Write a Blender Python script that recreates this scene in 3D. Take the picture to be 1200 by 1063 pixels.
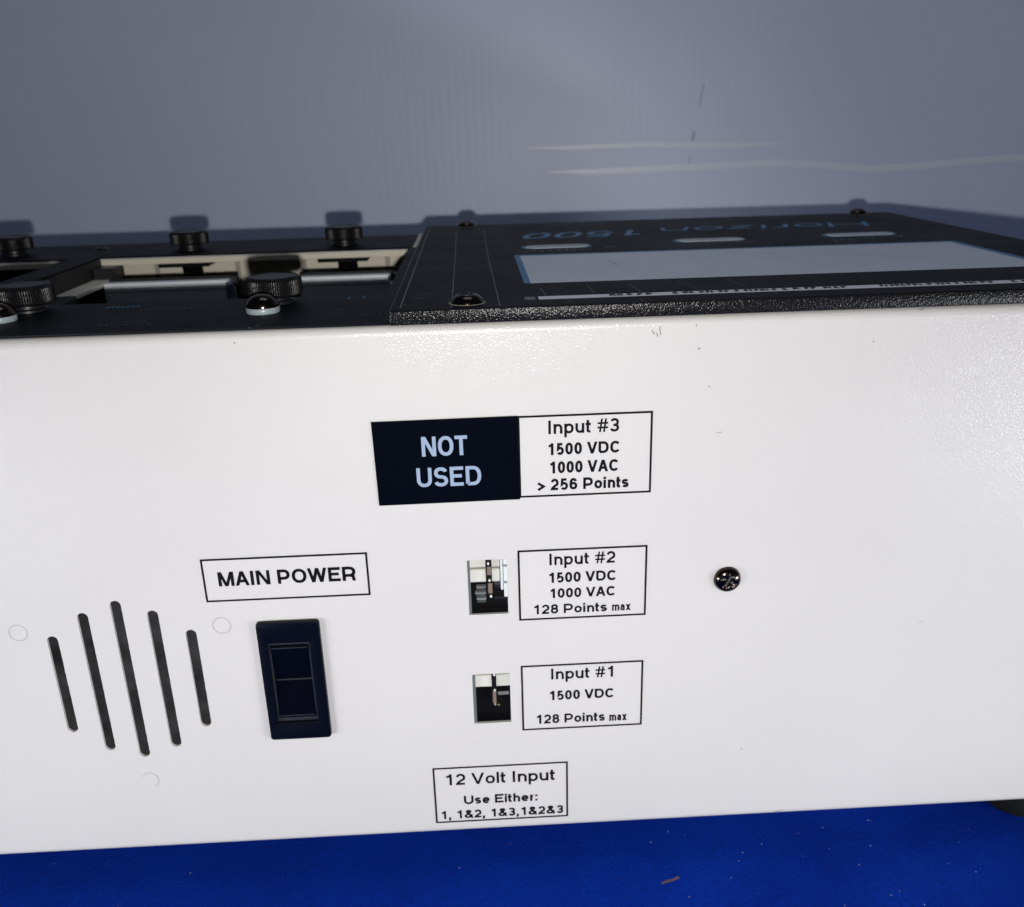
import bpy, bmesh, math, random
from mathutils import Vector, Matrix
random.seed(4)
for _o in list(bpy.data.objects):
    bpy.data.objects.remove(_o)
C = bpy.context.scene.collection
MM = 0.001
# ---------------------------------------------------------------- camera, lamps, exposure
ROT = ((0.998634, -0.044966, -0.026613), (-0.040383, -0.341016, -0.93919), (0.033156, 0.938981, -0.342366))
cam_d = bpy.data.cameras.new('camera')
cam = bpy.data.objects.new('camera', cam_d)
C.objects.link(cam)
R0, R1, R2 = (Vector(r) for r in ROT)
M = Matrix((R0, -R1, -R2)).transposed().to_4x4()
CAM = Vector((0, -.235, .228))
M.translation = CAM
cam.matrix_world = M
cam_d.sensor_width = 36
cam_d.lens = 36 * 1054.26 / 1200
cam_d.clip_start = .01
cam_d.clip_end = 50
cam_d.dof.use_dof = True
cam_d.dof.focus_distance = .245
cam_d.dof.aperture_fstop = 20
bpy.context.scene.camera = cam

FLASH_W, FILL_W, TOP_W, SKY = 2.65, .34, .85, .04
w = bpy.data.worlds.new('World')
bpy.context.scene.world = w
w.use_nodes = True
w.node_tree.nodes['Background'].inputs[0].default_value = (.75, .85, 1, 1)
w.node_tree.nodes['Background'].inputs[1].default_value = SKY


def lamp(name, kind, loc, power, col, size=None, aim=None):
    d = bpy.data.lights.new(name, kind)
    o = bpy.data.objects.new(name, d)
    C.objects.link(o)
    o.location = loc
    d.energy = power
    d.color = col
    if kind == 'AREA':
        d.shape = 'RECTANGLE'
        d.size, d.size_y = size
        o.rotation_euler = (Vector(aim) - Vector(loc)).to_track_quat('-Z', 'Y').to_euler()
    else:
        d.shadow_soft_size = size
    return o


# the phone's flash, a little below the lens; added fill lamps low at both sides; soft light from the ceiling
lamp('phone_flash', 'POINT', CAM + R1 * .020, FLASH_W, (1, .97, .93), .0028)
for sx in (-1, 1):
    rl = lamp('fill_lamp', 'AREA', (.47 * sx, -.27, .028), FILL_W, (.93, .955, 1), (.30, .045), (.10 * sx, 0, .04))
    rl.data.spread = math.radians(60)
lamp('ceiling_light', 'AREA', (.05, .10, 1.1), TOP_W, (.82, .9, 1), (.5, .35), (.05, .1, 0))
vs = bpy.context.scene.view_settings
vs.view_transform = 'Standard'
vs.look = 'None'
vs.exposure = .1
vs.gamma = 1


# ---------------------------------------------------------------- helpers
def obj(name, bm, mat, parent=None, loc=(0, 0, 0), rot=(0, 0, 0), smooth=None, label=None, kind=None):
    me = bpy.data.meshes.new(name)
    if isinstance(bm, bmesh.types.BMesh):
        bm.normal_update()
        bm.to_mesh(me)
        bm.free()
    else:
        me = bm
    o = bpy.data.objects.new(name, me)
    C.objects.link(o)
    if mat:
        me.materials.clear()
        me.materials.append(mat)
    o.location, o.rotation_euler = loc, rot
    o.parent = parent
    if smooth is not None:
        for p in me.polygons:
            p.use_smooth = True
        me.set_sharp_from_angle(angle=math.radians(smooth))
    if label:
        o['label'] = label
    if kind:
        o['kind'] = kind
    return o


def empty(name, loc=(0, 0, 0)):
    o = bpy.data.objects.new(name, None)
    o.empty_display_size = .02
    C.objects.link(o)
    o.location = loc
    return o


def dup(o, loc, parent=None):
    c = o.copy()
    C.objects.link(c)
    c.parent = parent or o.parent
    c.location = loc
    for ch in list(o.children):
        dup(ch, ch.location, c)
    return c


def box(x0, x1, y0, y1, z0, z1, bev=0, seg=2, bm=None):
    """a box in millimetres"""
    b = bmesh.new()
    v = [b.verts.new((x * MM, y * MM, z * MM)) for x in (x0, x1) for y in (y0, y1) for z in (z0, z1)]
    for f in ((0, 1, 3, 2), (4, 6, 7, 5), (0, 4, 5, 1), (2, 3, 7, 6), (0, 2, 6, 4), (1, 5, 7, 3)):
        b.faces.new([v[i] for i in f])
    bmesh.ops.recalc_face_normals(b, faces=b.faces)
    if bev:
        bmesh.ops.bevel(b, geom=b.edges[:], offset=bev * MM, segments=seg, profile=.5, affect='EDGES')
    if bm is None:
        return b
    me = bpy.data.meshes.new('tmp')
    b.to_mesh(me); b.free()
    bm.from_mesh(me)
    bpy.data.meshes.remove(me)
    return bm


def lathe(prof, n=48, bm=None, fn=None):
    """prof: (radius, height) in mm, turned about Z; fn(k, r, z) may change the radius"""
    bm = bm or bmesh.new()
    rings = []
    for r, z in prof:
        if r <= 1e-6:
            rings.append([bm.verts.new((0, 0, z * MM))])
        else:
            ring = []
            for k in range(n):
                a = 2 * math.pi * k / n
                rr = fn(k, r, z) if fn else r
                ring.append(bm.verts.new((rr * math.cos(a) * MM, rr * math.sin(a) * MM, z * MM)))
            rings.append(ring)
    for a, b in zip(rings, rings[1:]):
        if len(a) == 1 and len(b) == 1:
            continue
        for k in range(n):
            k2 = (k + 1) % n
            if len(a) == 1:
                bm.faces.new((a[0], b[k], b[k2]))
            elif len(b) == 1:
                bm.faces.new((a[k], b[0], a[k2]))
            else:
                bm.faces.new((a[k], b[k], b[k2], a[k2]))
    bmesh.ops.recalc_face_normals(bm, faces=bm.faces)
    return bm


def sheet(outer, holes, thick, bevel=0):
    """flat plate with openings (mm), in the local XY plane, from z = -thick to 0"""
    cu = bpy.data.curves.new('tmp', 'CURVE')
    cu.dimensions = '2D'
    cu.fill_mode = 'BOTH'
    cu.extrude = (thick / 2 - bevel) * MM
    cu.bevel_depth = bevel * MM
    cu.bevel_resolution = 1
    for loop in [outer] + holes:
        sp = cu.splines.new('POLY')
        sp.points.add(len(loop) - 1)
        for p, (x, y) in zip(sp.points, loop):
            p.co = (x * MM, y * MM, 0, 1)
        sp.use_cyclic_u = True
    o = bpy.data.objects.new('tmp', cu)
    C.objects.link(o)
    me = bpy.data.meshes.new_from_object(o)
    bpy.data.objects.remove(o)
    bm = bmesh.new()
    bm.from_mesh(me)
    bpy.data.meshes.remove(me)
    bpy.data.curves.remove(cu)
    bmesh.ops.remove_doubles(bm, verts=bm.verts[:], dist=1e-7)
    bmesh.ops.translate(bm, verts=bm.verts[:], vec=(0, 0, -thick / 2 * MM))
    return bm


def rect(x0, x1, y0, y1):
    return [(x0, y0), (x1, y0), (x1, y1), (x0, y1)]


def rrect(x0, x1, y0, y1, r, n=5):
    out = []
    for cx, cy, a in ((x1 - r, y1 - r, 0), (x0 + r, y1 - r, 90), (x0 + r, y0 + r, 180), (x1 - r, y0 + r, 270)):
        for k in range(n + 1):
            t = math.radians(a + 90 * k / n)
            out.append((cx + r * math.cos(t), cy + r * math.sin(t)))
    return out


def slot_loop(x, z0, z1, r):
    return rrect(x - r, x + r, z0, z1, r * .98, 6)


# ---------------------------------------------------------------- materials
def mat(name, col, rough=.5, metal=0, coat=0, coat_rough=.1, spec=.5):
    m = bpy.data.materials.new(name)
    m.use_nodes = True
    b = m.node_tree.nodes['Principled BSDF']
    b.inputs['Base Color'].default_value = (*col, 1)
    b.inputs['Roughness'].default_value = rough
    b.inputs['Metallic'].default_value = metal
    b.inputs['Coat Weight'].default_value = coat
    b.inputs['Coat Roughness'].default_value = coat_rough
    b.inputs['Specular IOR Level'].default_value = spec
    return m


def nd(m, kind, **kw):
    n = m.node_tree.nodes.new(kind)
    for k, v in kw.items():
        if k in n.inputs:
            n.inputs[k].default_value = v
        else:
            setattr(n, k, v)
    return n


def ln(m, a, b):
    m.node_tree.links.new(a, b)


def bsdf(m):
    return m.node_tree.nodes['Principled BSDF']


def coords(m, scale=(1, 1, 1)):
    tc = nd(m, 'ShaderNodeTexCoord')
    mp = nd(m, 'ShaderNodeMapping')
    mp.inputs['Scale'].default_value = scale
    ln(m, tc.outputs['Object'], mp.inputs['Vector'])
    return mp.outputs['Vector']


def bump(m, src, strength, dist, sockets=('Normal',)):
    b = nd(m, 'ShaderNodeBump')
    b.inputs['Strength'].default_value = strength
    b.inputs['Distance'].default_value = dist
    ln(m, src, b.inputs['Height'])
    for s in sockets:
        ln(m, b.outputs['Normal'], bsdf(m).inputs[s])
    return b


def noise(m, vec, scale, detail=3, rough=.5):
    n = nd(m, 'ShaderNodeTexNoise')
    n.inputs['Scale'].default_value = scale
    n.inputs['Detail'].default_value = detail
    n.inputs['Roughness'].default_value = rough
    ln(m, vec, n.inputs['Vector'])
    return n.outputs[0]


def ramp(m, src, stops):
    r = nd(m, 'ShaderNodeValToRGB')
    e = r.color_ramp.elements
    while len(e) < len(stops):
        e.new(.5)
    for el, (p, c) in zip(e, stops):
        el.position = p
        el.color = (*c, 1) if len(c) == 3 else c
    ln(m, src, r.inputs[0])
    return r.outputs[0]


# off-white textured powder coat of the case
M_case = mat('case_paint', (.69, .675, .65), .5, coat=.0, spec=.35)
v = coords(M_case)
ln(M_case, ramp(M_case, noise(M_case, v, 14, 5), [(.3, (.455, .443, .428)), (.7, (.475, .464, .450))]), bsdf(M_case).inputs['Base Color'])
n1 = noise(M_case, v, 1500, 2, .55)
bsdf(M_case).inputs['Coat Weight'].default_value = .48
bsdf(M_case).inputs['Coat Roughness'].default_value = .16
bump(M_case, n1, 1, .00017, ('Coat Normal',))
bump(M_case, n1, .1, .0001, ('Normal',))

M_beige = mat('beige_paint', (.66, .61, .5), .55)
M_rib = mat('rib_paint', (.36, .34, .29), .6)


def black_plate(name, col, rough, bumps, dusty=True):
    m = mat(name, col, rough, spec=.22)
    v = coords(m)
    n = noise(m, v, 1300, 2)
    bump(m, n, bumps, .0001)
    if dusty:
        d = noise(m, v, 900, 1, .4)
        d2 = noise(m, v, 40, 3, .6)
        mul = nd(m, 'ShaderNodeMath', operation='MULTIPLY')
        ln(m, d, mul.inputs[0]); ln(m, d2, mul.inputs[1])
        c = ramp(m, mul.outputs[0], [(.0, col), (.455, col), (.5, (.28, .3, .32)), (1, (.4, .4, .4))])
        ln(m, c, bsdf(m).inputs['Base Color'])
        r = ramp(m, noise(m, v, 30, 5, .65), [(.3, (rough * .92,) * 3), (.7, (rough * 1.1,) * 3)])
        ln(m, r, bsdf(m).inputs['Roughness'])
    bsdf(m).inputs['IOR'].default_value = 1.22
    return m


M_plate = black_plate('black_label_plate', (.005, .0065, .0095), .5, .1)
M_overlay = black_plate('black_overlay', (.0045, .006, .009), .5, .12)
M_edge = mat('hammered_black_edge', (.006, .006, .007), .2, spec=.5)
bsdf(M_edge).inputs['IOR'].default_value = 1.3
v = coords(M_edge)
bump(M_edge, noise(M_edge, v, 1700, 2), .95, .00022)
M_dark = mat('dark_lining', (.006, .006, .007), .6)
M_black = mat('black_plastic', (.010, .011, .014), .38)
M_navy = mat('black_switch_plastic', (.0012, .002, .005), .34, spec=.15)
M_rocker = mat('rocker_plastic', (.001, .0015, .003), .25, spec=.15)
M_line = mat('pale_plastic_edge', (.014, .016, .02), .4)  # lighter plastic for the rocker's frame and ridges
M_knurl = mat('knurled_black_knob', (.004, .004, .005), .36, spec=.3)
v = coords(M_knurl)
bump(M_knurl, noise(M_knurl, v, 1500, 2), .5, .0002)
M_chrome = mat('black_chrome', (.06, .045, .04), .16, metal=1)
M_nylon = mat('nylon_washer', (.28, .33, .36), .35)
M_shaded_pale = mat('shaded_pale_plastic', (.6, .68, .76), .5)  # duller copy of the white: shade on the lower module put into colour
M_white = mat('white_plastic', (.72, .76, .82), .45)
M_steel = mat('pin_metal', (.75, .74, .7), .25, metal=1)
M_copper = mat('dull_contact_metal', (.15, .11, .085), .4)
M_pin = mat('bright_pin', (.62, .62, .62), .3)
M_hole_side = mat('shaded_hole_side', (.10, .115, .12), .5)  # left side of the openings, the sheet's shadow put into its dark grey
M_shade = mat('louvre_shade', (.045, .05, .05), .5)
M_brass = mat('brass_pin', (.75, .72, .3), .25, metal=1)
M_pale = mat('pale_clear_plastic', (.62, .66, .66), .25)
M_grey = mat('grey_plastic', (.22, .235, .235), .4)
M_speaker = mat('speaker_cloth', (.02, .02, .021), .8)
v = coords(M_speaker)
ln(M_speaker, ramp(M_speaker, noise(M_speaker, v, 120, 4, .6), [(.3, (.006, .006, .007)), (.7, (.045, .045, .048))]), bsdf(M_speaker).inputs['Base Color'])
bump(M_speaker, noise(M_speaker, v, 2500, 1), .5, .0002)
M_ink = mat('black_ink', (.003, .003, .004), .5, spec=.1)
M_labelfilm = mat('clear_label_film', (.47, .459, .445), .42)
M_sticker = mat('black_sticker', (.0012, .002, .0045), .3, spec=.1)
bsdf(M_sticker).inputs['IOR'].default_value = 1.25
v = coords(M_sticker, (30, 900, 900))
bump(M_sticker, noise(M_sticker, v, 1, 2), .12, .00008)
M_bluetext = mat('pale_blue_print', (.21, .27, .37), .5)
M_blue = mat('blue_print', (.012, .19, .40), .45)
M_socket = mat('socket_plastic', (.55, .55, .49), .4)
M_flat = mat('matt_black_contact', (.004, .004, .005), .6, spec=.1)
M_window = mat('grey_window_print', (.40, .44, .50), .3)
v = coords(M_window)
ln(M_window, ramp(M_window, noise(M_window, v, 25, 5), [(.3, (.62, .67, .74)), (.7, (.68, .73, .8))]), bsdf(M_window).inputs['Base Color'])
M_strip = mat('pale_print', (.85, .88, .95), .4)
M_key = mat('key_face_print', (.48, .53, .58), .45)
M_faint = mat('faint_grey_print', (.16, .17, .18), .5)
M_scratch = mat('pale_scratch', (.16, .17, .18), .5)
M_scuff = mat('dark_scuff', (.2, .17, .16), .7)
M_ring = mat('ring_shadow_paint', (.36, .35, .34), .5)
M_rubber = mat('rubber_foot', (.0055, .006, .006), .8, spec=.1)
M_lint = mat('brown_fibre', (.16, .09, .06), .8)
M_speck = mat('pale_speck', (.25, .25, .33), .5)

M_cloth = mat('blue_cloth', (.0005, .02, .25), .85, spec=.05)
b = bsdf(M_cloth)
b.inputs['Sheen Weight'].default_value = .0
b.inputs['Sheen Tint'].default_value = (.1, .3, 1, 1)
v = coords(M_cloth)
mx = nd(M_cloth, 'ShaderNodeMath', operation='MULTIPLY')
ln(M_cloth, noise(M_cloth, v, 22, 6, .65), mx.inputs[0]); ln(M_cloth, noise(M_cloth, v, 1100, 2, .6), mx.inputs[1])
ln(M_cloth, ramp(M_cloth, mx.outputs[0], [(.08, (.0002, .011, .17)), (.46, (.0008, .029, .32))]), b.inputs['Base Color'])
bump(M_cloth, noise(M_cloth, v, 1300, 3, .7), .9, .0006)

M_board = mat('backdrop_plastic', (.66, .72, .86), .5, coat=.5, coat_rough=.4, spec=.3)
v = coords(M_board)
ln(M_board, ramp(M_board, noise(M_board, v, 9, 4), [(.3, (.66, .725, .93)), (.7, (.685, .755, .96))]), bsdf(M_board).inputs['Base Color'])
bump(M_board, noise(M_board, coords(M_board, (1, 1, .05)), 300, 2), .15, .0003)
M_glare = mat('painted_glare', (.80, .85, .97), .35)  # paler than the board, paints the streaks of reflected light on it


# ---- monoline lettering: every glyph is a set of strokes (centre lines) swept into flat ribbons
XH = 0.73
ADV = {'I': .37, 'n': .76, 'p': .78, 'u': .76, 't': .42, '#': .86, ' ': .36, 'V': .93, 'D': 1.0, 'C': 1.0, 'A': .93, '>': .8,
       'P': .92, 'o': .77, 'i': .32, 's': .69, 'm': 1.13, 'a': .76, 'x': .7, 'N': 1.0, 'O': 1.06, 'T': .84, 'U': .98, 'S': .92,
       'E': .9, 'M': 1.13, 'W': 1.28, 'R': .98, 'l': .31, 'e': .76, 'h': .76, ':': .36, ',': .36, '&': .95, 'H': 1.0, 'r': .48,
       'z': .68, '-': .45, 'L': .78, 'G': 1.05, 'B': .94, 'd': .78, 'b': .78, 'c': .7, 'g': .78, 'y': .7, 'K': .95, 'F': .85}
for _c in '0123456789':
    ADV[_c] = .77


def arc(cx, cy, rx, ry, a0, a1, n=12, e=2.25):
    out = []
    for k in range(n + 1):
        a = math.radians(a0 + (a1 - a0) * k / n)
        c, s = math.cos(a), math.sin(a)
        out.append((cx + rx * math.copysign(abs(c) ** (2 / e), c), cy + ry * math.copysign(abs(s) ** (2 / e), s)))
    return out


def glyph(ch, t, sx=1.0):
    """list of (points, closed) in units of the cap height, advance width"""
    w = ADV.get(ch, .8)
    h = t / 2
    g = h * sx
    l, r = .07 + g, w - .05 - g
    if ch in 'VAxT':
        l, r = .02 + g, w - .02 - g
    if ch == 'W':
        l, r = .02 + g, w - .02 - g
    T, B, m = 1 - h, h, (l + r) / 2
    X = XH - h
    rx = (r - l) / 2
    S = []
    o = lambda *p: S.append((list(p), False))

    def diag(xa, ya, xb, yb, f=1.0):
        # slanting stroke cut level at both ends
        q = f * g * min(1.5, math.hypot((xb - xa) / sx, yb - ya) / abs(yb - ya))
        S.append(([(xa - q, ya), (xa + q, ya), (xb + q, yb), (xb - q, yb)], 'poly'))
    if ch in 'Il':
        m = w / 2
        o((m, 0), (m, 1))
    elif ch == 'i':
        m = w / 2
        o((m, 0), (m, XH))
        o((m, 1 - t), (m, 1))
    elif ch == ':':
        m = w / 2
        o((m, 0), (m, t)); o((m, XH - t), (m, XH))
    elif ch == ',':
        m = w / 2
        o((m, t), (m, -.02), (m - .06, -.16))
    elif ch == '-':
        o((l, .36), (r, .36))
    elif ch in 'nh':
        l += .02
        o((l, 0), (l, XH if ch == 'n' else 1))
        S.append(([(l, .4 * XH)] + arc((l + r) / 2, X - .27, (r - l) / 2, .27, 175, 0) + [(r, 0)], False))
    elif ch == 'r':
        l += .02
        o((l, 0), (l, XH))
        S.append((arc(r + .02, X - .3, r - l + .02, .3, 170, 90, 8), False))
    elif ch == 'm':
        l += .02
        o((l, 0), (l, XH))
        c = (l + r) / 2
        S.append((arc((l + c) / 2, X - .22, (c - l) / 2, .22, 175, 0) + [(c, 0)], False))
        S.append((arc((r + c) / 2, X - .22, (r - c) / 2, .22, 175, 0) + [(r, 0)], False))
    elif ch == 'u':
        r -= .02
        o((r, 0), (r, XH))
        S.append(([(l, XH)] + arc((l + r) / 2, B + .27, (r - l) / 2, .27, 180, 355), False))
    elif ch in 'pbdgq':
        if ch in 'pb':
            o((l, -.28 if ch == 'p' else 0), (l, XH if ch == 'p' else 1))
        else:
            o((r, 0 if ch == 'd' else -.1), (r, 1 if ch == 'd' else XH))
            if ch == 'g':
                S.append((arc(m, -.08, rx, .16, 0, -160, 8), False))
        S.append((arc((l + r) / 2, XH / 2, rx, X - XH / 2, 0, 360, 24)[:-1], True))
    elif ch == 't':
        m = w / 2 - .04
        S.append(([(m, .94), (m, .2)] + arc(m + .14, .17, .14, .17 - h, 180, 268, 5) + [(m + .19, h)], False))
        o((.02, X), (w - .04, X))
    elif ch == 'o':
        S.append((arc(m, XH / 2, rx, X - XH / 2, 0, 360, 24)[:-1], True))
    elif ch == 'e':
        S.append(([(l, XH / 2), (r, XH / 2)] + arc(m, XH / 2, rx, X - XH / 2, 2, 322, 22), False))
    elif ch == 'c':
        S.append((arc(m, XH / 2, rx, X - XH / 2, 40, 320, 20), False))
    elif ch == 's':
        q = (X - B) / 4
        S.append((arc(m, X - q, rx, q, 20, 262, 12) + arc(m, B + q, rx, q, 82, -160, 12), False))
    elif ch == 'S':
        q = (T - B) / 4
        S.append((arc(m, T - q, rx * .94, q, 15, 250, 14) + arc(m, B + q, rx, q, 70, -165, 14), False))
    elif ch == 'a':
        r -= .05
        S.append((arc((l + r) / 2, X - .18, (r - l) / 2 - .01, .18, 165, 0, 9) + [(r, .12), (r + .06, h * .9), (r + .1, h * .9)], False))
        S.append((([(r, .44)] + arc(l + .2, B + .17, .2, .17, 90, 270, 8) + [(r - .12, B + .02), (r, .2)]), False))
    elif ch == 'x':
        diag(l, 0, r, XH); diag(l, XH, r, 0)
    elif ch == 'z':
        o((l, X), (r, X), (l, B), (r, B))
    elif ch == 'y':
        o((l, XH), (m, .02)); o((r, XH), (m - .1, -.26))
    elif ch == 'V':
        diag(l, 1, m, 0); diag(r, 1, m, 0)
    elif ch == 'A':
        diag(l, 0, m, 1); diag(r, 0, m, 1); o((l + .17, .32), (r - .17, .32))
    elif ch == 'W':
        a = (r - l) / 4
        diag(l, 1, l + a, 0); diag(m, 1, l + a, 0); diag(m, 1, r - a, 0); diag(r, 1, r - a, 0)
    elif ch == 'M':
        o((l, 0), (l, 1)); o((r, 0), (r, 1)); diag(l + g * .3, 1, m, 0, .95); diag(r - g * .3, 1, m, 0, .95)
    elif ch == 'N':
        o((l, 0), (l, 1)); o((r, 0), (r, 1)); diag(l + g * .3, 1, r - g * .3, 0, .95)
    elif ch == 'H':
        o((l, 0), (l, 1)); o((r, 0), (r, 1)); o((l, .5), (r, .5))
    elif ch == 'L':
        o((l, 1), (l, B), (r, B))
    elif ch == 'K':
        o((l, 0), (l, 1)); o((r, 1), (l, .36)); o((l + .2, .5), (r, 0))
    elif ch == 'T':
        o((l - h, T), (r + h, T)); o((m, 0), (m, T))
    elif ch in 'EF':
        if ch == 'E':
            o((r + h, T), (l, T), (l, B), (r + h, B))
        else:
            o((r + h, T), (l, T), (l, 0))
        o((l, .52), (r, .52))
    elif ch == 'U':
        S.append(([(l, 1)] + arc(m, B + .3, rx, .3, 180, 360) + [(r, 1)], False))
    elif ch in 'O0':
        S.append((arc(m, .5, rx, T - .5, 0, 360, 30)[:-1], True))
    elif ch in 'CG':
        S.append((arc(m, .5, rx, T - .5, 38, 322 if ch == 'C' else 345, 24), False))
        if ch == 'G':
            o((m + .05, .45), (r, .45), (r, 0))
    elif ch == 'D':
        S.append(([(l, B), (l, T), (m - .02, T)] + arc(m - .02, .5, r - m + .02, T - .5, 90, -90, 14) + [(l, B)], False))
    elif ch in 'PR':
        q = .26
        S.append(([(l, 0), (l, T), (m, T)] + arc(m, T - q, r - m, q, 90, -90, 10) + [(l, T - 2 * q)], False))
        if ch == 'R':
            S.append(([(m, T - 2 * q), (r - .08, .36), (r - .04, .12), (r + .01, 0)], False))
    elif ch == 'B':
        q = (T - B) / 4
        S.append(([(l, B), (l, T), (m, T)] + arc(m, T - q, r - m - .03, q, 90, -90, 8) + [(l, T - 2 * q)], False))
        S.append(([(m, T - 2 * q)] + arc(m, B + q, r - m, q, 90, -90, 8) + [(l, B)], False))
    elif ch == '1':
        x = w * .5 + h
        o((x, 0), (x, 1)); o((x, .93), (x - .12, .80), (x - .3, .745))
    elif ch == '2':
        S.append((arc(m, T - .27, rx, .27, 168, -28, 12) + [(m + .02, .38), (l + .03, .18), (l, B), (r + h * .6, B)], False))
    elif ch == '3':
        q = (T - B) / 4
        S.append((arc(m, T - q, rx * .92, q, 160, -88, 12), False))
        S.append(([(m - .08, T - 2 * q)] + arc(m, B + q, rx, q, 90, -165, 12), False))
    elif ch == '5':
        S.append(([(r - .01, T), (l + .07, T), (l + .03, .47), (l + .16, .585)] + arc(m, .335, rx, .335 - B + .01, 98, -145, 16), False))
    elif ch == '6':
        S.append((arc(m, .33, rx, .33 - B, 0, 360, 20)[:-1], True))
        S.append(([(l, .33), (l, .5)] + arc(m, .52, rx, T - .52, 178, 28, 12), False))
    elif ch == '8':
        q = (T - B) / 4
        S.append((arc(m, T - q * .93, rx * .88, q * .93, 0, 360, 18)[:-1], True))
        S.append((arc(m, B + q * 1.07, rx, q * 1.07, 0, 360, 20)[:-1], True))
    elif ch == '#':
        diag(l + .08, 0, l + .22, 1, .72); diag(r - .2, 0, r - .06, 1, .72)
        for yy in (.34, .67):
            S.append(([(l - g, yy - h * .75), (r + g, yy - h * .75), (r + g, yy + h * .75), (l - g, yy + h * .75)], 'poly'))
    elif ch == '>':
        o((l, .06), (r, .36), (l, .66))
    elif ch == '&':
        S.append(([(r + .04, 0), (l + .22, .66)] + arc(m - .02, .79, .17, T - .79, 200, -30, 10) + [(l + .12, .42)]
                  + arc(l + .24, .26, .24, .26 - B, 130, 300, 9) + [(r - .1, .24), (r - .02, .46)], False))
    return S, w


def ribbon(bm, pts, closed, t, z):
    n = len(pts)
    P = []
    for k in range(n):
        p = Vector(pts[k])
        a = Vector(pts[k - 1]) if (k > 0 or closed) else None
        b = Vector(pts[(k + 1) % n]) if (k < n - 1 or closed) else None
        d1 = (p - a).normalized() if a is not None and (p - a).length > 1e-7 else None
        d2 = (b - p).normalized() if b is not None and (b - p).length > 1e-7 else None
        d1 = d1 or d2 or Vector((1, 0)); d2 = d2 or d1
        n1 = Vector((-d1.y, d1.x)); n2 = Vector((-d2.y, d2.x))
        nn = n1 + n2
        if nn.length < 1e-4:
            nn = n1
        nn.normalize()
        k_ = min(1 / max(nn.dot(n1), .2), 2.4)
        P.append((p + nn * t / 2 * k_, p - nn * t / 2 * k_))
    V = [(bm.verts.new((a.x, a.y, z)), bm.verts.new((b.x, b.y, z))) for a, b in P]
    for k in range(n if closed else n - 1):
        a, b = V[k], V[(k + 1) % n]
        try:
            bm.faces.new((a[0], a[1], b[1], b[0]))
        except ValueError:
            pass


def text_bm(s, x0, x1, y, cap, weight, bm=None, z=0.0):
    """lettering between x0 and x1 on base line y; each stroke lies a hair above the last"""
    bm = bm or bmesh.new()
    sx = 1.0
    for _ in range(4):
        raw, cx = [], 0.0
        for ch in s:
            S, w = glyph(ch, weight, sx)
            raw.append((S, cx)); cx += w
        xs = [p[0] + ox for S, ox in raw for st, _ in S for p in st]
        lo, hi = min(xs) - weight * sx / 2, max(xs) + weight * sx / 2
        k = (x1 - x0) / (hi - lo)
        sx = cap / k
    i = 0
    for S, ox in raw:
        for st, cl in S:
            pts = [(x0 + (px + ox - lo) * k, y + py * cap) for px, py in st]
            if cl == 'poly':
                f = bm.faces.new([bm.verts.new((a, b, z + i * 2e-6)) for a, b in pts])
                f.normal_update()
                if f.normal.z < 0:
                    f.normal_flip()
            else:
                ribbon(bm, pts, cl, weight * cap, z + i * 2e-6)
            i += 1
    return bm

# ---------------------------------------------------------------- the surface and the backdrop
bm = bmesh.new()
nx, ny = 90, 70
X0, X1, Y0, Y1 = -.75, .75, -.7, .43
grid = []
for j in range(ny + 1):
    row = []
    for i in range(nx + 1):
        x, y = X0 + (X1 - X0) * i / nx, Y0 + (Y1 - Y0) * j / ny
        z = .0008 * math.sin(x * 31 + y * 9) * math.sin(y * 23 - x * 5)
        z = z - .0008
        row.append(bm.verts.new((x, y, z)))
    grid.append(row)
for j in range(ny):
    for i in range(nx):
        bm.faces.new((grid[j][i], grid[j][i + 1], grid[j + 1][i + 1], grid[j + 1][i]))
cloth = obj('table_cloth', bm, M_cloth, smooth=60)
cloth['label'] = 'deep blue felt-like cloth spread under the white test unit'
cloth['category'] = 'cloth'

# corrugated plastic board: 5 mm flutes run up it
bm = bmesh.new()
rows = []
BX0, BX1, dx = -.62, .75, .00125
nb = int((BX1 - BX0) / dx)
ZS = [0, .06, .12, .18, .24, .30, .36, .45, .6]
for z in ZS:
    row = []
    for i in range(nb + 1):
        x = BX0 + i * dx
        row.append(bm.verts.new((x, .37 - .085 * x - .00003 * math.cos(2 * math.pi * x / .0053) + .0012 * math.sin(x * 7 + z * 4), z)))
    rows.append(row)
for j in range(len(ZS) - 1):
    for i in range(nb):
        bm.faces.new((rows[j][i], rows[j][i + 1], rows[j + 1][i + 1], rows[j + 1][i]))
board = obj('backdrop', bm, M_board, smooth=80, kind='structure')
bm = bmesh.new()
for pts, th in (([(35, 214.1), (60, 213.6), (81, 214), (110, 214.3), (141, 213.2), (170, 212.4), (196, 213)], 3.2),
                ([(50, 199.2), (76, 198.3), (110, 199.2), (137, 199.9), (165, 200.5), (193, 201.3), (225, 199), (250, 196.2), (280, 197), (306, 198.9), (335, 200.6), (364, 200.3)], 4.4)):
    # low ridge across the flutes, a streak of reflected light put into colour
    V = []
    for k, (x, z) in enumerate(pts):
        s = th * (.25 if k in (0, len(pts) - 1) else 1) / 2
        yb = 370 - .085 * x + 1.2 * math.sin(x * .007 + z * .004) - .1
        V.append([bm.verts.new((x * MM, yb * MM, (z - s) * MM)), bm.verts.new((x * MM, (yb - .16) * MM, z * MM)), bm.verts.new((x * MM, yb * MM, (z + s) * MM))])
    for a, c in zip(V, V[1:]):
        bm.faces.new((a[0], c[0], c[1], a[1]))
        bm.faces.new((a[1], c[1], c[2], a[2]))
obj('glare_streak', bm, M_glare, board, smooth=80)
bm = bmesh.new()
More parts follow.
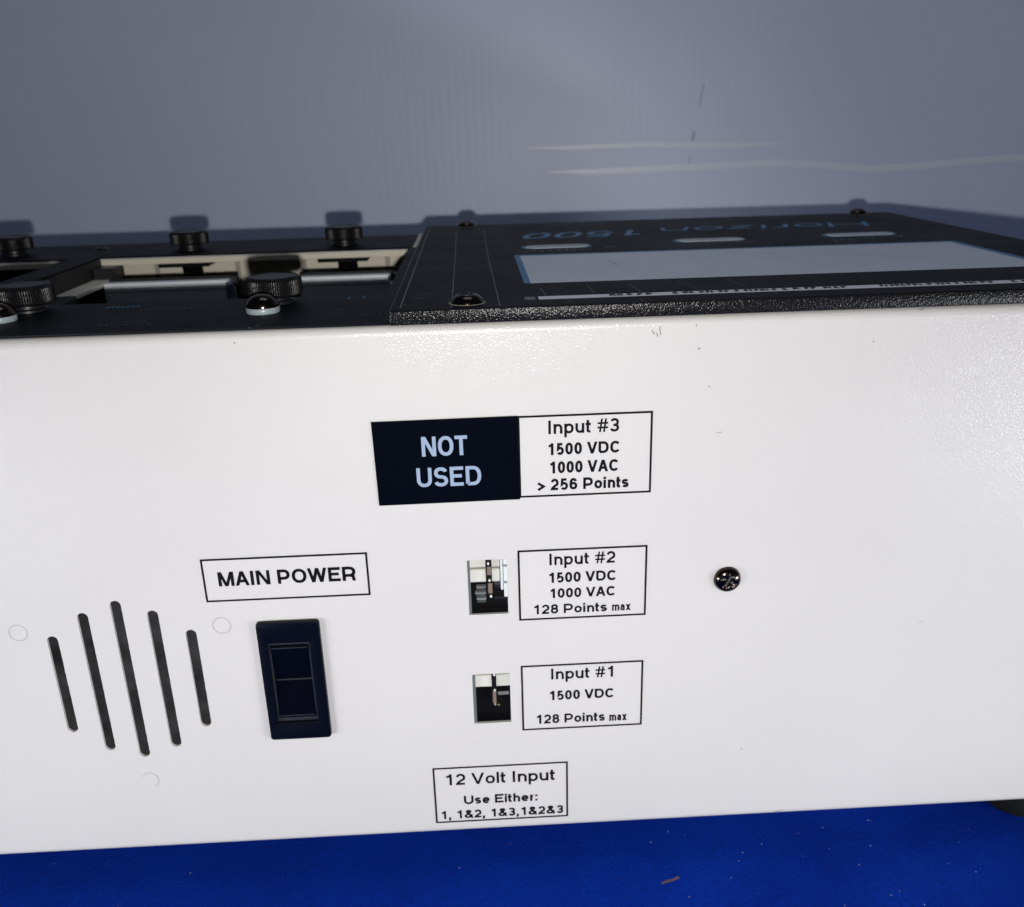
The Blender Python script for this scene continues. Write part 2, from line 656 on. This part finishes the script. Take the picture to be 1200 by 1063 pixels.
for pts, th in (([(146.5, 249), (145.2, 242), (144.2, 236)], .6), ([(141.6, 221.5), (140.9, 216)], 1.4), ([(139.6, 208), (138.9, 202)], .4)):
    ribbon(bm, [(x * MM, z * MM) for x, z in pts], False, th * MM, 0)
obj('scuff', bm, mat('grey_scuff', (.40, .45, .56), .6), board, loc=(0, .37 + .0012 * math.sin(1.8) - .0004, 0), rot=(math.pi / 2, 0, math.atan(-.085)))

# ---------------------------------------------------------------- the test unit
unit = empty('cable_tester')
unit['label'] = 'off-white metal cable tester box with a black top panel, power switch and three labelled inputs'
unit['category'] = 'test instrument'

XL, XR = -385, 204  # left end is unseen, lengthened to keep side-lamp light off the backdrop
SLOTS = [(-128, 57.6, 91.2), (-118, 50.3, 98.4), (-108, 47.2, 101.9), (-97.9, 50.4, 98.2), (-87.8, 57.3, 91.2)]
front = sheet(rect(XL, XR, 13.5, 176.7),
              [slot_loop(x, a, b_, 1.6) for x, a, b_ in SLOTS]
              + [rect(-5.7, 5.9, 91.8, 109.8), rect(-5.8, 5.7, 53.3, 71.1), rect(-66.5, -52.0, 57, 88)], .9)
bmesh.ops.rotate(front, verts=front.verts[:], cent=(0, 0, 0), matrix=Matrix.Rotation(math.pi / 2, 3, 'X'))


def strip(bm, prof, x0, x1):
    """sweep a profile of (y, z) mm along x"""
    V = [(bm.verts.new((x0 * MM, y * MM, z * MM)), bm.verts.new((x1 * MM, y * MM, z * MM))) for y, z in prof]
    for a, b_ in zip(V, V[1:]):
        bm.faces.new((a[0], a[1], b_[1], b_[0]))


def arcp(cy, cz, r, a0, a1, n=8):
    return [(cy + r * math.cos(math.radians(a0 + (a1 - a0) * k / n)), cz + r * math.sin(math.radians(a0 + (a1 - a0) * k / n))) for k in range(n + 1)]


strip(front, arcp(2.5, 176.7, 2.5, 180, 90), XL, XR)
strip(front, [(212, 11), (40, 11), (2.5, 11)][::1] + arcp(2.5, 13.5, 2.5, 270, 180)[1:], XL, XR)
strip(front, [(212, 179.2), (212, 11)], XL, XR)
for x in (XL, XR):
    vv = [front.verts.new((x * MM, y * MM, z * MM)) for y, z in ((0, 13.5), (2.5, 11), (212, 11), (212, 179.2), (2.5, 179.2), (0, 176.7))]
    front.faces.new(vv)
bmesh.ops.remove_doubles(front, verts=front.verts[:], dist=2e-6)
HOLES = [rect(-159, -27.6, 46, 161), rect(-238, -170.5, 46, 158)]
CUTS = [rect(-160.7, -25.8, 46, 161), rect(-238, -169, 46, 158)]
top = sheet(rect(XL, XR, 2.5, 212), CUTS, 1.4)
bmesh.ops.translate(top, verts=top.verts[:], vec=(0, 0, 179.2 * MM))
me = bpy.data.meshes.new('t'); top.to_mesh(me); top.free(); front.from_mesh(me); bpy.data.meshes.remove(me)
bmesh.ops.recalc_face_normals(front, faces=front.faces)
case = obj('case', front, M_case, unit, smooth=35)

# little bits of wear on the enamel
bm = bmesh.new()


def fr_ribbon(bm, pts, th, z=0):
    ribbon(bm, [(x * MM, y * MM) for x, y in pts], False, th * MM, z)


for pts, th in (([(46.6, 175.6), (47.3, 174.6)], .3), ([(48.6, 176.6), (49.0, 174.3)], .25), ([(47.9, 174.9), (48.2, 173.8)], .3), ([(58.4, 177), (58.6, 176.2)], .2),
                ([(59.2, 170.3), (59.8, 170.2)], .5), ([(62.6, 159.6), (63.0, 159.4)], .35), ([(65.5, 146), (67, 146.2)], .182), ([(107, 170.5), (107.4, 170.3)], .3),
                ([(118.5, 178.6), (120.2, 178.8)], .25), ([(-64, 176.6), (-63.6, 176.1)], .3), ([(79, 39), (79.2, 38.2)], .25), ([(60, 25), (60.3, 24.8)], .25),
                ([(92, 12.6), (94.4, 13.4)], .2), ([(101, 25), (101.3, 24.7)], .2), ([(131, 82), (132.6, 82.5)], .12), ([(-5, 46.5), (-4.7, 46.2)], .2), ([(31.2, 106.5), (31.5, 106.3)], .2)):
    fr_ribbon(bm, pts, th)
sc = obj('scuff', bm, M_scuff, unit, loc=(0, -.00006, 0), rot=(math.pi / 2, 0, 0), kind='stuff')
# faint rings where studs are welded behind the sheet
for k, (x, z, a0, a1) in enumerate(((-137.3, 92.8, 0, 360), (-78.5, 92.2, 0, 360), (-108, 38.4, -60, 150))):
    bm = bmesh.new()
    n = 40
    P = []
    for i in range(n + 1):
        a = math.radians(a0 + (a1 - a0) * i / n)
        P.append([(r * math.cos(a) * MM, -h * MM, r * math.sin(a) * MM) for r, h in ((2.35, -.02), (2.5, .10), (2.68, .10), (2.85, -.02))])
    V = [[bm.verts.new(p) for p in q] for q in P]
    for a, b_ in zip(V, V[1:]):
        for j in range(3):
            bm.faces.new((a[j], a[j + 1], b_[j + 1], b_[j]))
    bmesh.ops.recalc_face_normals(bm, faces=bm.faces)
    obj('stud_ring', bm, M_ring, unit, loc=(x * MM, 0, z * MM), smooth=60)

# speaker behind the slots
bm = box(-137, -79, 3.4, 6, 40, 108, .4)
sp = obj('speaker', bm, M_speaker, unit)

# feet
bm = lathe([(0, 0), (11, 0), (12.6, 1.6), (13.2, 5), (12.6, 11), (0, 11)], 48)
foot = obj('rubber_foot', bm, M_rubber, unit, loc=(.1835, .0155, 0), smooth=50)
dup(foot, (-.362, .0155, 0)); dup(foot, (-.362, .195, 0)); dup(foot, (.1835, .195, 0))


# ---------------------------------------------------------------- lettering and labels on the front
def lettering(lines, parent, mat_, loc=(0, 0, 0)):
    bm = bmesh.new()
    for s, x0, x1, y, cap, wt in lines:
        text_bm(s, x0 * MM, x1 * MM, y * MM, cap * MM, wt, bm)
    return obj('lettering', bm, mat_, parent, loc=loc)


def frame_ribbon(x0, x1, y0, y1, th):
    bm = bmesh.new()
    ribbon(bm, [(x * MM, y * MM) for x, y in ((x0 + th / 2, y0 + th / 2), (x1 - th / 2, y0 + th / 2), (x1 - th / 2, y1 - th / 2), (x0 + th / 2, y1 - th / 2))], True, th * MM, 0)
    return bm


FR = (math.pi / 2, 0, 0)


def front_label(name, x0, x1, y0, y1, lines, label, tilt=0):
    bm = box(x0, x1, y0, y1, -.05, .05)
    for vtx in bm.verts:
        vtx.co.z += .00005
    lb = obj(name, bm, M_labelfilm, unit, loc=(0, 0, 0), rot=FR, label=label)
    obj('border', frame_ribbon(x0, x1, y0, y1, .6), M_ink, lb, loc=(0, 0, .00013))
    lettering(lines, lb, M_ink, (0, 0, .00013))
    return lb


front_label('input_label', 10.0, 47.5, 128.9, 153.2,
            [('Input #3', 18.5, 38.15, 147.6, 3.95, .182), ('1500 VDC', 18.15, 38.4, 141.4, 3.5, .215),
             ('1000 VAC', 18.55, 38.1, 135.9, 3.55, .215), ('> 256 Points', 15, 41.1, 130.8, 3.5, .215)], 'framed input #3 label')
front_label('input_label', 9.05, 47.0, 89.2, 112.4,
            [('Input #2', 18.3, 37.8, 107.15, 3.8, .182), ('1500 VDC', 17.9, 37.9, 101.4, 3.35, .215),
             ('1000 VAC', 18.2, 37.7, 96.3, 3.2, .215), ('128 Points', 13.3, 35.3, 91.1, 3.15, .205), ('max', 36.8, 42.7, 91.1, 2.9, .182)], 'framed input #2 label')
front_label('input_label', 9.1, 46.7, 49.9, 73.5,
            [('Input #1', 18.35, 37.4, 68.1, 3.9, .182), ('1500 VDC', 17.6, 37.7, 60.6, 3.4, .215),
             ('128 Points', 13.4, 35.0, 52.1, 3.35, .205), ('max', 36.4, 42.2, 51.9, 3.1, .182)], 'framed input #1 label')
front_label('voltage_label', -19.8, 23.3, 15.5, 37.3,
            [('12 Volt Input', -16, 19.5, 30.3, 4.35, .18), ('Use Either:', -10.35, 13.4, 22.5, 3.4, .215),
             ('1, 1&2, 1&3,1&2&3', -18.1, 21.7, 16.95, 3.25, .215)], 'framed 12 volt input label')
front_label('power_label', -81.8, -34.2, 100.1, 114.0, [('MAIN POWER', -77.8, -37.95, 105.1, 4.6, .205)], 'framed main power label')
bm = sheet([(-29.9, 153.1), (-29.5, 128.4), (10.2, 128.6), (10.0, 153.25)], [], .25, .05)
st = obj('not_used_sticker', bm, M_sticker, unit, loc=(0, -.0004, 0), rot=FR, label='glossy black sticker reading NOT USED')
lettering([('NOT', -17.0, -3.5, 142.6, 5.75, .175), ('USED', -18.5, -.5, 133.5, 5.75, .175)], st, M_bluetext, (0, 0, .00003))

# ---------------------------------------------------------------- power switch
sw = obj('power_switch', sheet(rrect(-68.1, -50.3, 52.4, 92.7, .7), [rrect(-66.0, -53.1, 58.0, 86.4, .3)], 2.6, .35), M_navy, unit, loc=(0, -.0016, 0), rot=FR, smooth=30)
bm = sheet(rrect(-66.0, -53.1, 58.0, 86.4, .3), [rrect(-65.3, -53.8, 59.3, 85.2, .2)], 1.0, .12)
obj('rocker_frame', bm, M_line, sw, loc=(0, 0, -.0009))
bm = bmesh.new()
prof = [(59.6, -3.2), (59.6, -.9), (60.2, -.55), (61.6, -.7), (72.2, -2.3), (72.8, -2.2), (84.2, -.6), (84.9, -.75), (84.9, -3.2)]
V = [[bm.verts.new((x * MM, y * MM, z * MM)) for x in (-65.0, -54.1)] for y, z in prof]
for a, b_ in zip(V, V[1:]):
    bm.faces.new((a[0], a[1], b_[1], b_[0]))
bm.faces.new([q[0] for q in V]); bm.faces.new([q[1] for q in V])
bmesh.ops.recalc_face_normals(bm, faces=bm.faces)
rk = obj('rocker', bm, M_rocker, sw)
bm = bmesh.new()
box(-64.9, -54.2, 72.1, 72.6, -2.25, -1.95, .08, 1, bm)
box(-64.9, -54.2, 60.3, 60.6, -.62, -.42, .05, 1, bm)
box(-64.9, -54.2, 84.0, 84.3, -.66, -.45, .05, 1, bm)
obj('rocker_ridge', bm, M_line, rk)
bm = bmesh.new()
for k in range(17):
    x = -64.3 + k * .6
    q = box(x - .11, x + .11, 62.2, 71.6, -.06, .06, 0)
    for vtx in q.verts:
        vtx.co.z += (-.66 - (vtx.co.y / MM - 61.6) / 10.6 * 1.6) * MM - .00002
    me = bpy.data.meshes.new('q'); q.to_mesh(me); q.free(); bm.from_mesh(me); bpy.data.meshes.remove(me)
obj('grip_ribs', bm, M_rocker, rk, kind='stuff')


# ---------------------------------------------------------------- input sockets seen through the openings
def jack(x0, zt, kx, kz, cx0, cz0, items, name):
    """parts given in grid units of a tracing of the opening, converted to millimetres"""
    root = None
    for nm, m, gx0, gx1, gy0, gy1, d0, d1, bev in items:
        xa, xb = x0 + (gx0 - cx0) * kx, x0 + (gx1 - cx0) * kx
        za, zb = zt - (gy1 - cz0) * kz, zt - (gy0 - cz0) * kz
        o = obj(nm, box(xa, xb, d0, d1, za, zb, bev, 1), m, root or unit)
        if root is None:
            root = o
    return root


U = 11.6 / 507
W = 18 / 665
j2 = jack(-5.7, 109.8, U, W, 183, 185, [
    ('input_socket', M_socket, 150, 600, 100, 330, 3.0, 9, .182),
    ('housing_step', M_socket, 150, 600, 345, 500, 2.4, 9, .3),
    ('socket_body', M_flat, 150, 760, 505, 950, 4.6, 9, 0), ('shaded_hole_side', M_hole_side, 150, 216, 120, 950, .95, 2.3, .1), ('lower_shelf', M_shade, 520, 640, 512, 600, 3.6, 4.6, .2),
    ('louvre', M_grey, 285, 410, 570, 584, 3.0, 5, .1), ('louvre', M_grey, 265, 410, 640, 656, 3.0, 5, .1), ('louvre', M_grey, 285, 410, 712, 728, 3.0, 5, .1), ('louvre_web', M_shade, 290, 405, 588, 625, 3.4, 5, .1), ('louvre_web', M_shade, 280, 405, 660, 700, 3.4, 5, .1), ('louvre_web', M_shade, 290, 405, 732, 772, 3.4, 5, .1),
    ('contact_strip', M_flat, 415, 495, 150, 640, 1.7, 3.4, .1),
    ('contact_blade', M_copper, 432, 488, 300, 400, 1.5, 2, .1), ('contact_blade', M_copper, 440, 495, 500, 625, 1.5, 2, .1),
    ('pin', M_pin, 438, 464, 245, 275, 1.2, 2, .2), ('pin', M_pin, 448, 474, 448, 478, 1.2, 2, .2), ('pin', M_pin, 458, 486, 645, 675, 1.2, 2, .2),
    ('clear_wall', M_pale, 606, 640, 120, 610, 2.6, 5, .2), ('clear_wall', M_pale, 646, 740, 120, 690, 2.2, 4, .2),
    ('wall_bar', M_grey, 632, 700, 290, 315, 1.9, 2.6, .05), ('wall_bar', M_grey, 640, 700, 492, 516, 1.9, 2.6, .05),
    ('lower_rail', M_black, 520, 690, 560, 590, 3.4, 5, .2), ('lower_rail', M_black, 520, 690, 710, 740, 3.4, 5, .2)], 'socket')
j2['label'] = 'white and grey socket behind the input #2 opening'
U1 = 11.5 / 530
W1 = 17.8 / 660
j1 = jack(-5.8, 71.1, U1, W1, 275, 245, [
    ('input_socket', M_socket, 200, 860, 200, 300, 3.0, 9, .182),
    ('housing_step', M_socket, 200, 860, 325, 478, 2.4, 9, .3),
    ('socket_body', M_flat, 200, 900, 480, 1000, 4.6, 9, 0), ('shaded_hole_side', M_hole_side, 230, 316, 180, 1000, .95, 2.3, .1),
    ('contact_strip', M_flat, 545, 612, 200, 690, 1.7, 3.4, .1),
    ('contact_blade', M_copper, 556, 604, 520, 680, 1.5, 2, .1),
    ('pin', M_pin, 572, 600, 282, 312, 1.2, 2, .2), ('pin', M_pin, 572, 600, 488, 518, 1.2, 2, .2), ('pin', M_grey, 570, 600, 680, 712, 1.4, 2.4, .2),
    ('lower_rail', M_grey, 630, 790, 600, 640, 4.0, 5, .2), ('brass_pin', M_brass, 615, 660, 725, 755, 2.4, 5, .25)], 'socket')
j1['label'] = 'black and white socket behind the input #1 opening'
# bare sheet edge at the sill of each opening
obj('opening_sill', box(-5.75, 5.95, -.12, .5, 91.2, 91.78, .15, 2), M_case, unit)
obj('opening_sill', box(-5.85, 5.75, -.12, .5, 52.7, 53.28, .15, 2), M_case, unit)


# ---------------------------------------------------------------- screws and knobs
def cross(bm, s, d, z):
    """raised-edge cross recess drawn as two sunken bars"""
    return bm


def dome_profile(r, h, n=9, rim=.35):
    R = (r * r + h * h) / (2 * h)
    out = [(r, -.6), (r, rim * .0)]
    n = 14
    for k in range(1, n + 1):
        q = math.cos(k / n * math.pi / 2)
        out.append((r * q, h * (1 - q ** 2.3) ** .52))
    out[-1] = (0, h)
    return out


def phillips(r, h, depth=.9, arm=.55, wid=.2):
    """dome head with a cross recess pressed into it"""
    R = (r * r + h * h) / (2 * h)
    bm = bmesh.new()
    nr, na = 16, 48
    rings = [[bm.verts.new((0, 0, (h - depth) * MM))]]
    for i in range(1, nr + 1):
        rr = r * i / nr
        ring = []
        for k in range(na):
            a = 2 * math.pi * k / na
            x, y = rr * math.cos(a), rr * math.sin(a)
            z = h * max(0, 1 - (rr / r) ** 2.5) ** .55
            u, v_ = abs(x) / r, abs(y) / r
            lo, hi = min(u, v_), max(u, v_)
            f = max(0, 1 - (lo / wid) ** 4) * max(0, 1 - (hi / arm) ** 3)
            z -= depth * min(1, f * 1.3)
            ring.append(bm.verts.new((x * MM, y * MM, z * MM)))
        rings.append(ring)
    ring = [bm.verts.new((v_.co.x, v_.co.y, -.6 * MM)) for v_ in rings[-1]]
    rings.append(ring)
    for k in range(na):
        bm.faces.new((rings[0][0], rings[1][k], rings[1][(k + 1) % na]))
    for a, b_ in zip(rings[1:], rings[2:]):
        for k in range(na):
            bm.faces.new((a[k], b_[k], b_[(k + 1) % na], a[(k + 1) % na]))
    bmesh.ops.recalc_face_normals(bm, faces=bm.faces)
    return bm


# screw in the front face
s = obj('screw', phillips(4.1, 2.3, .9, .62, .2), M_chrome, unit, loc=(.0711, 0, .1), rot=(math.pi / 2, .5, 0), smooth=50, label='black domed cross-head screw right of the input labels')
bm = bmesh.new()
for a in (0, 90):
    q = box(-1.9, 1.9, -.3, .3, 1.28, 1.38, 0)
    bmesh.ops.rotate(q, verts=q.verts[:], cent=(0, 0, 0), matrix=Matrix.Rotation(math.radians(a), 3, 'Z'))
    if a:
        bmesh.ops.translate(q, verts=q.verts[:], vec=(0, 0, .00003))
    me = bpy.data.meshes.new('q'); q.to_mesh(me); q.free(); bm.from_mesh(me); bpy.data.meshes.remove(me)
obj('worn_recess', bm, mat('worn_metal', (.055, .055, .055), .6, metal=.3), s)


def knob():
    n = 228
    amp = .13

    def fn(k, r, z):
        return r + (amp if (k % 3) == 0 else -.1) if .35 < z - 182.2 < 4.9 else r
    prof = [(0, 182.2), (7.2, 182.2), (8.05, 182.7), (8.1, 183.2), (8.1, 184.5), (8.1, 186), (8.05, 186.9), (7.3, 187.9), (6.7, 188.0), (6.5, 187.8), (0, 187.7)]
    return lathe(prof, n, fn=fn)


kn = obj('thumb_knob', knob(), M_knurl, unit, loc=(-.0601, .038, 0), label='knurled black thumb knob beside the silver-washered screw')
nk = obj('neck', lathe([(0, 179.9), (5.6, 179.9), (5.6, 180.6), (4.6, 181), (4.6, 182.3), (0, 182.3)], 32), M_black, kn, smooth=40)
kn2 = dup(kn, (-.1335, .038, 0)); kn2['label'] = 'knurled black thumb knob at the left picture edge'
rear = []
for x in (-.1262, -.0578, -.2035):
    rear.append(dup(kn, (x, .180, 0)))
rear[0]['label'] = 'rear thumb knob behind the middle opening, left'
rear[1]['label'] = 'rear thumb knob behind the middle opening, right'
rear[2]['label'] = 'rear thumb knob at the far left edge'
for k in rear[:2]:
    dx = .0007
    obj('clamp_bar', box(-10.8 + dx * 1000, 10.8 + dx * 1000, -16.5, 2, 174.3, 176.2, .2, 1), M_flat, k)
    obj('threaded_stem', lathe([(0, 160)] + [(4.2 + (.25 if i % 2 else -.15), 160 + i * .5) for i in range(31)] + [(0, 175.3)], 24), M_flat, k, loc=(dx * 2, -.006, 0))

# domed screws on pale washers
ds = obj('domed_screw', lathe([(4.6, 0)] + dome_profile(4.55, 3.6)[1:], 40), M_chrome, unit, loc=(-.0606, .0225, .1816), smooth=60, label='bronze-black domed screw on a pale washer')
obj('washer', lathe([(2, -1.6), (4.6, -1.6), (4.75, -1.3), (4.75, -.2), (4.6, 0), (2, 0)], 40), M_nylon, ds, smooth=40)
d2 = dup(ds, (-.1345, .0225, .1816)); d2['label'] = 'domed screw on a pale washer at the left picture edge'
obj('screw', phillips(2.9, 1.2, .4), M_chrome, unit, loc=(-.1693, .19, .1799), smooth=60, label='small screw at the rear left of the top panel')

# ---------------------------------------------------------------- black top: left plate with two openings
pl = sheet(rect(XL + .5, -22.5, 1.6, 209.5), HOLES, .75, .08)
plate = obj('slot_plate', pl, M_plate, unit, loc=(0, 0, .18), label='black printed plate with two long openings')
obj('flange', box(-25.9, -23.4, 160, 209, 180.02, 180.5, .1, 1), M_beige, unit)
# folded lips of the case sheet along the rear of the openings
obj('opening_lip', box(-158.9, -27.7, 160.6, 161.6, 176.4, 178.6, .1, 1), M_beige, unit)
obj('opening_lip', box(-237.9, -170.6, 157.4, 158.6, 176.4, 178.6, .1, 1), M_beige, unit)
# inner well
bm = bmesh.new()
box(-158, -28, 8, 200, 118, 120, 0, 1, bm)
box(-160.5, -159.05, 46, 200, 120, 179.2, 0, 1, bm)
box(-170.4, -169.2, 46, 200, 120, 179.2, 0, 1, bm)
box(-158.9, -27, 190, 192, 120, 177, 0, 1, bm)
box(-27.5, -26.1, 46.2, 160.5, 120, 179.2, 0, 1, bm)
box(-238, -171, 160, 162, 120, 176, 0, 1, bm)
box(-238, -171, 20, 160, 118, 120, 0, 1, bm)
obj('well_lining', bm, M_dark, unit)
obj('rear_rail', box(-158.8, -28, 184, 189, 158, 177.4, .2, 1), M_beige, unit)
for x in (-143.6, -107.5, -77.6, -39.6):
    obj('rail_rib', box(x - 1.1, x + 1.1, 183.5, 184.1, 158.5, 176.8, .1, 1), M_rib, unit)
obj('corner_block', box(-158.9, -150.5, 150, 160, 168.5, 176.6, .4, 1), M_black, unit)
obj('side_ledge', box(-158.9, -151, 112, 158, 170.5, 172, .1, 1), M_beige, unit)
obj('side_ledge_support', box(-158.9, -150.5, 66, 111.9, 160, 171.6, .3, 1), M_dark, unit)
# modules standing deep in the middle opening
for x0, x1 in ((-150.6, -99.3), (-71.8, -33.6)):
    y0 = 138
    root = obj('plug_module', box(x0, x1, y0, y0 + 6, 130, 168.4, .3, 1), M_shaded_pale, unit, label='pale module with a shade-toned lower part and a white upper strip in the opening')
    obj('white_strip', box(x0 + .1, x1 - 1.2, y0 - .2, y0 + 4.5, 168.5, 172.1, .5, 2), M_white, root)
    obj('rear_shadow_strip', box(x0, x1 + (1.0 if x0 < -100 else 0), y0 + 6.1, y0 + 9, 140, 172.6, .2, 1), M_dark, root)  # dark strip standing for the module's shadow on the wall behind
    if x0 < -100:
        obj('end_cap', box(x1 - 2.4, x1 + .05, y0 - .3, y0 + 5, 150, 171.5, .4, 2), mat('grey_end_cap', (.10, .125, .182), .4), root)
    else:
        obj('end_cap', box(x1 + .1, x1 + 1.6, y0 - .3, y0 + 5, 150, 172.5, .3, 2), M_black, root)

# ---------------------------------------------------------------- black top: raised overlay on the right
ov = obj('overlay_plate', box(-23, 204, .4, 213.5, 179.25, 183.1, .35, 3), M_edge, unit, smooth=30, label='raised black control overlay with blue and grey print')
obj('overlay_film', sheet(rect(-22.6, 203.6, .8, 213.1), [], .12), M_overlay, ov, loc=(0, 0, .18324))
ZP = .18326


def flat(name, loops, m, parent=ov, z=ZP, holes=None):
    bm = bmesh.new()
    for lp in loops:
        f = bm.faces.new([bm.verts.new((x * MM, y * MM, 0)) for x, y in lp])
        if f.normal.z < 0 or True:
            f.normal_update()
            if f.normal.z < 0:
                f.normal_flip()
    return obj(name, bm, m, parent, loc=(0, 0, z))


flat('window_border', [rect(14.7, 179, 36.5, 99.9)], M_blue)
flat('display_window', [rect(16.7, 176, 36.2, 97.2)], M_window, z=ZP + .00004)
for x0, x1, yc in ((18.3, 46, 121), (79, 108, 126), (139.6, 169.5, 128)):
    b_ = flat('key_pad', [rrect(x0, x1, yc - 5.2, yc + 5.2, 5.1)], M_blue)
    obj('key_face', sheet(rrect(x0 + 1.6, x1 - 1.2, yc - 4.5, yc + 3.6, 3.6), [], .25, .05), M_key, b_, loc=(0, 0, .0003))
bm = bmesh.new()
for x0, x1, y in ((19, 45, 109.5), (50, 54, 115), (90, 107, 117), (152, 168, 118), (138, 146, 128 - 16)):
    x = x0
    while x < x1:
        d = random.uniform(1.2, 2.4)
        fr_ribbon(bm, [(x, y + random.uniform(-1, 1)), (x + d, y + random.uniform(-1.5, 2.5))], random.uniform(.6, 1.4), random.uniform(0, 2e-5))
        x += d + random.uniform(.7, 1.5)
obj('key_caption', bm, M_faint, ov, loc=(0, 0, ZP), kind='stuff')
# long white legend along the front edge: print too flat to read, only its letter shapes show
flat('legend_strip', [rect(17.2, 200, 9.3, 14.0)], M_strip)
flat('legend_end', [rect(13.4, 16.3, 9.4, 13.8)], M_faint)
PAIRS = [36.8, 41.0, 41.7, 43.1, 44.5, 46.1, 46.9, 48.7, 54.4, 56.3, 57.2, 60.7, 61.8, 63.3, 63.7, 65.7, 67.2, 70.9, 71.8, 73.3, 74.4, 76.8, 77.3, 81.2, 82.1, 84.3, 85.0, 86.5, 88.1, 90.3, 91.4, 95.1, 96.7, 98.9, 99.6, 100.9, 101.6, 103.6,
         112.8, 114.8, 115.5, 119.7, 120.4, 124.5, 125.8, 128.1, 128.5, 132.8, 134.0, 135.3, 136.5, 140.1, 141.2, 145.3, 149.9, 151.7, 153, 156, 157, 160, 161, 165]
bm = bmesh.new()
for a, c in zip(PAIRS[::2], PAIRS[1::2]):
    x = a
    while x < c - .5:
        d = min(random.uniform(1.1, 1.9), c - x)
        y = 11.8 + random.uniform(-.15, .182)
        fr_ribbon(bm, [(x + .1, y - .9), (x + d * .5, y + random.uniform(-.2, .9)), (x + d - .1, y + random.uniform(-1, 1))], .8, random.uniform(0, 3e-5))
        fr_ribbon(bm, [(x + .1, y + .9), (x + d - .1, y + .9)], .8, random.uniform(4e-5, 6e-5))
        x += d + .15
obj('legend_lettering', bm, M_ink, ov, loc=(0, 0, ZP + .00005))


def top_text(s, xa, xb, ybase, cap, wt, slant, m, name='lettering'):
    """print that reads from the far side of the box"""
    L = xb - xa
    bm = text_bm(s, 0, L * MM, 0, cap * MM, wt)
    for vtx in bm.verts:
        vtx.co.x += vtx.co.y * slant
    return obj(name, bm, m, ov, loc=(xb * MM, ybase * MM, ZP + .00003), rot=(0, 0, math.pi))


top_text('1500', 24, 76, 169, 20, .13, .25, M_blue, 'model_lettering')
top_text('Horizon', 84, 176, 173, 16, .12, .3, M_blue, 'brand_lettering')

bm = bmesh.new()
for pts, th in (([(-7.6, 189), (-6.9, 90), (-6.5, 2)], .22), ([(5.0, 193), (5.1, 99), (6.3, 1.5)], .22), ([(18.9, 27.6), (19.5, 15.4)], .182), ([(32.8, 30), (33.4, 15.4)], .182),
                ([(45.2, 30), (46.3, 15.6)], .182), ([(-20.6, 205), (-20.2, 4)], .3), ([(60, 31), (63, 18)], .13), ([(75, 33), (77, 17)], .12), ([(88, 8.5), (90, 3)], .12), ([(24, 8.5), (26, 3)], .215),
                ([(140, 27), (144, 23)], .2), ([(160, 28), (166, 27)], .3), ([(30, 34), (52, 33)], .1), ([(-18, 18), (-13, 17.6)], .25), ([(-17, 24), (-12, 25)], .182), ([(44, 5), (44.6, 2)], .2)):
    fr_ribbon(bm, pts, th, random.uniform(0, 2e-5))
obj('scratch', bm, M_scratch, ov, loc=(0, 0, ZP + .00001), kind='stuff')
bm = bmesh.new()
for pts, th in (([(118, 88), (128, 80), (140, 66), (146, 58)], .28), ([(103, 84), (106, 79)], .5), ([(46, 78), (47.3, 66), (48, 74)], .35)):
    fr_ribbon(bm, pts, th)
obj('window_scratch', bm, mat('window_scuff', (.22, .2, .24), .5), ov, loc=(0, 0, ZP + .00007), kind='stuff')
os1 = obj('screw', phillips(4.5, 2.6, .7), M_chrome, ov, loc=(-.0024, .0085, .1833), rot=(0, 0, .3), smooth=50, label='domed cross-head screw at the front of the overlay')
obj('screw_ring', lathe([(4, .05), (4.9, .12), (5.1, 0)], 40), mat('dull_beige', (.2, .19, .16), .6), os1)  # thin beige ring under the screw head
for x, l in ((-.0030, 'rear left screw of the overlay'), (.1868, 'rear right screw of the overlay')):
    c = dup(os1, (x, .2075, .1833)); c['label'] = l
# print on the slot plate
bm = bmesh.new()
for x0, x1, y in ((-110.3, -100.5, 38.5), (-38.6, -37.2, 39.8), (-34.0, -32.6, 40.2)):
    x = x0
    while x < x1 - .2:
        fr_ribbon(bm, [(x, y - 1), (x + .2, y + 1.2)], .7, 0)
        x += 1.5
obj('blue_mark', bm, M_blue, plate, loc=(0, 0, .00006), kind='stuff')
bm = bmesh.new()
for x0, x1, y in ((-103.5, -88, 11), (-97, -91, 14.5), (-99, -84, 33), (-33, -27, 14), (-40, -36, 22)):
    x = x0
    while x < x1:
        d = random.uniform(.4, 1.1)
        fr_ribbon(bm, [(x, y + random.uniform(-.3, .3)), (x + d, y + random.uniform(-.5, .5))], random.uniform(.2, .5), random.uniform(0, 2e-5))
        x += d + random.uniform(.5, 1)
obj('faint_caption', bm, M_faint, plate, loc=(0, 0, .00006), kind='stuff')

# ---------------------------------------------------------------- lint on the cloth
bm = bmesh.new()
P = [(51.5, -15.6), (53, -15.1), (55, -14.6), (57.5, -13.6)]
for k in range(3):
    fr_ribbon(bm, [(x, y + k * .28 + random.uniform(-.1, .1)) for x, y in P], .22, k * 1e-4)
lint = obj('fibre', bm, M_lint, loc=(0, 0, .0006))
lint['label'] = 'small brown fibre lying on the blue cloth in front of the box'
lint['category'] = 'lint'
bm = bmesh.new()
for k in range(48):
    x, y, r = random.uniform(-150, 165), random.uniform(-34, 8), random.uniform(.06, .2)
    if random.random() < .5:
        x = random.uniform(60, 160)
    q = bmesh.ops.create_icosphere(bm, subdivisions=1, radius=r * MM)['verts']
    bmesh.ops.translate(bm, verts=q, vec=(x * MM, y * MM, .0002))
dust = obj('dust_specks', bm, M_speck, kind='stuff')
dust['label'] = 'tiny pale dust specks scattered over the blue cloth'
dust['category'] = 'dust'
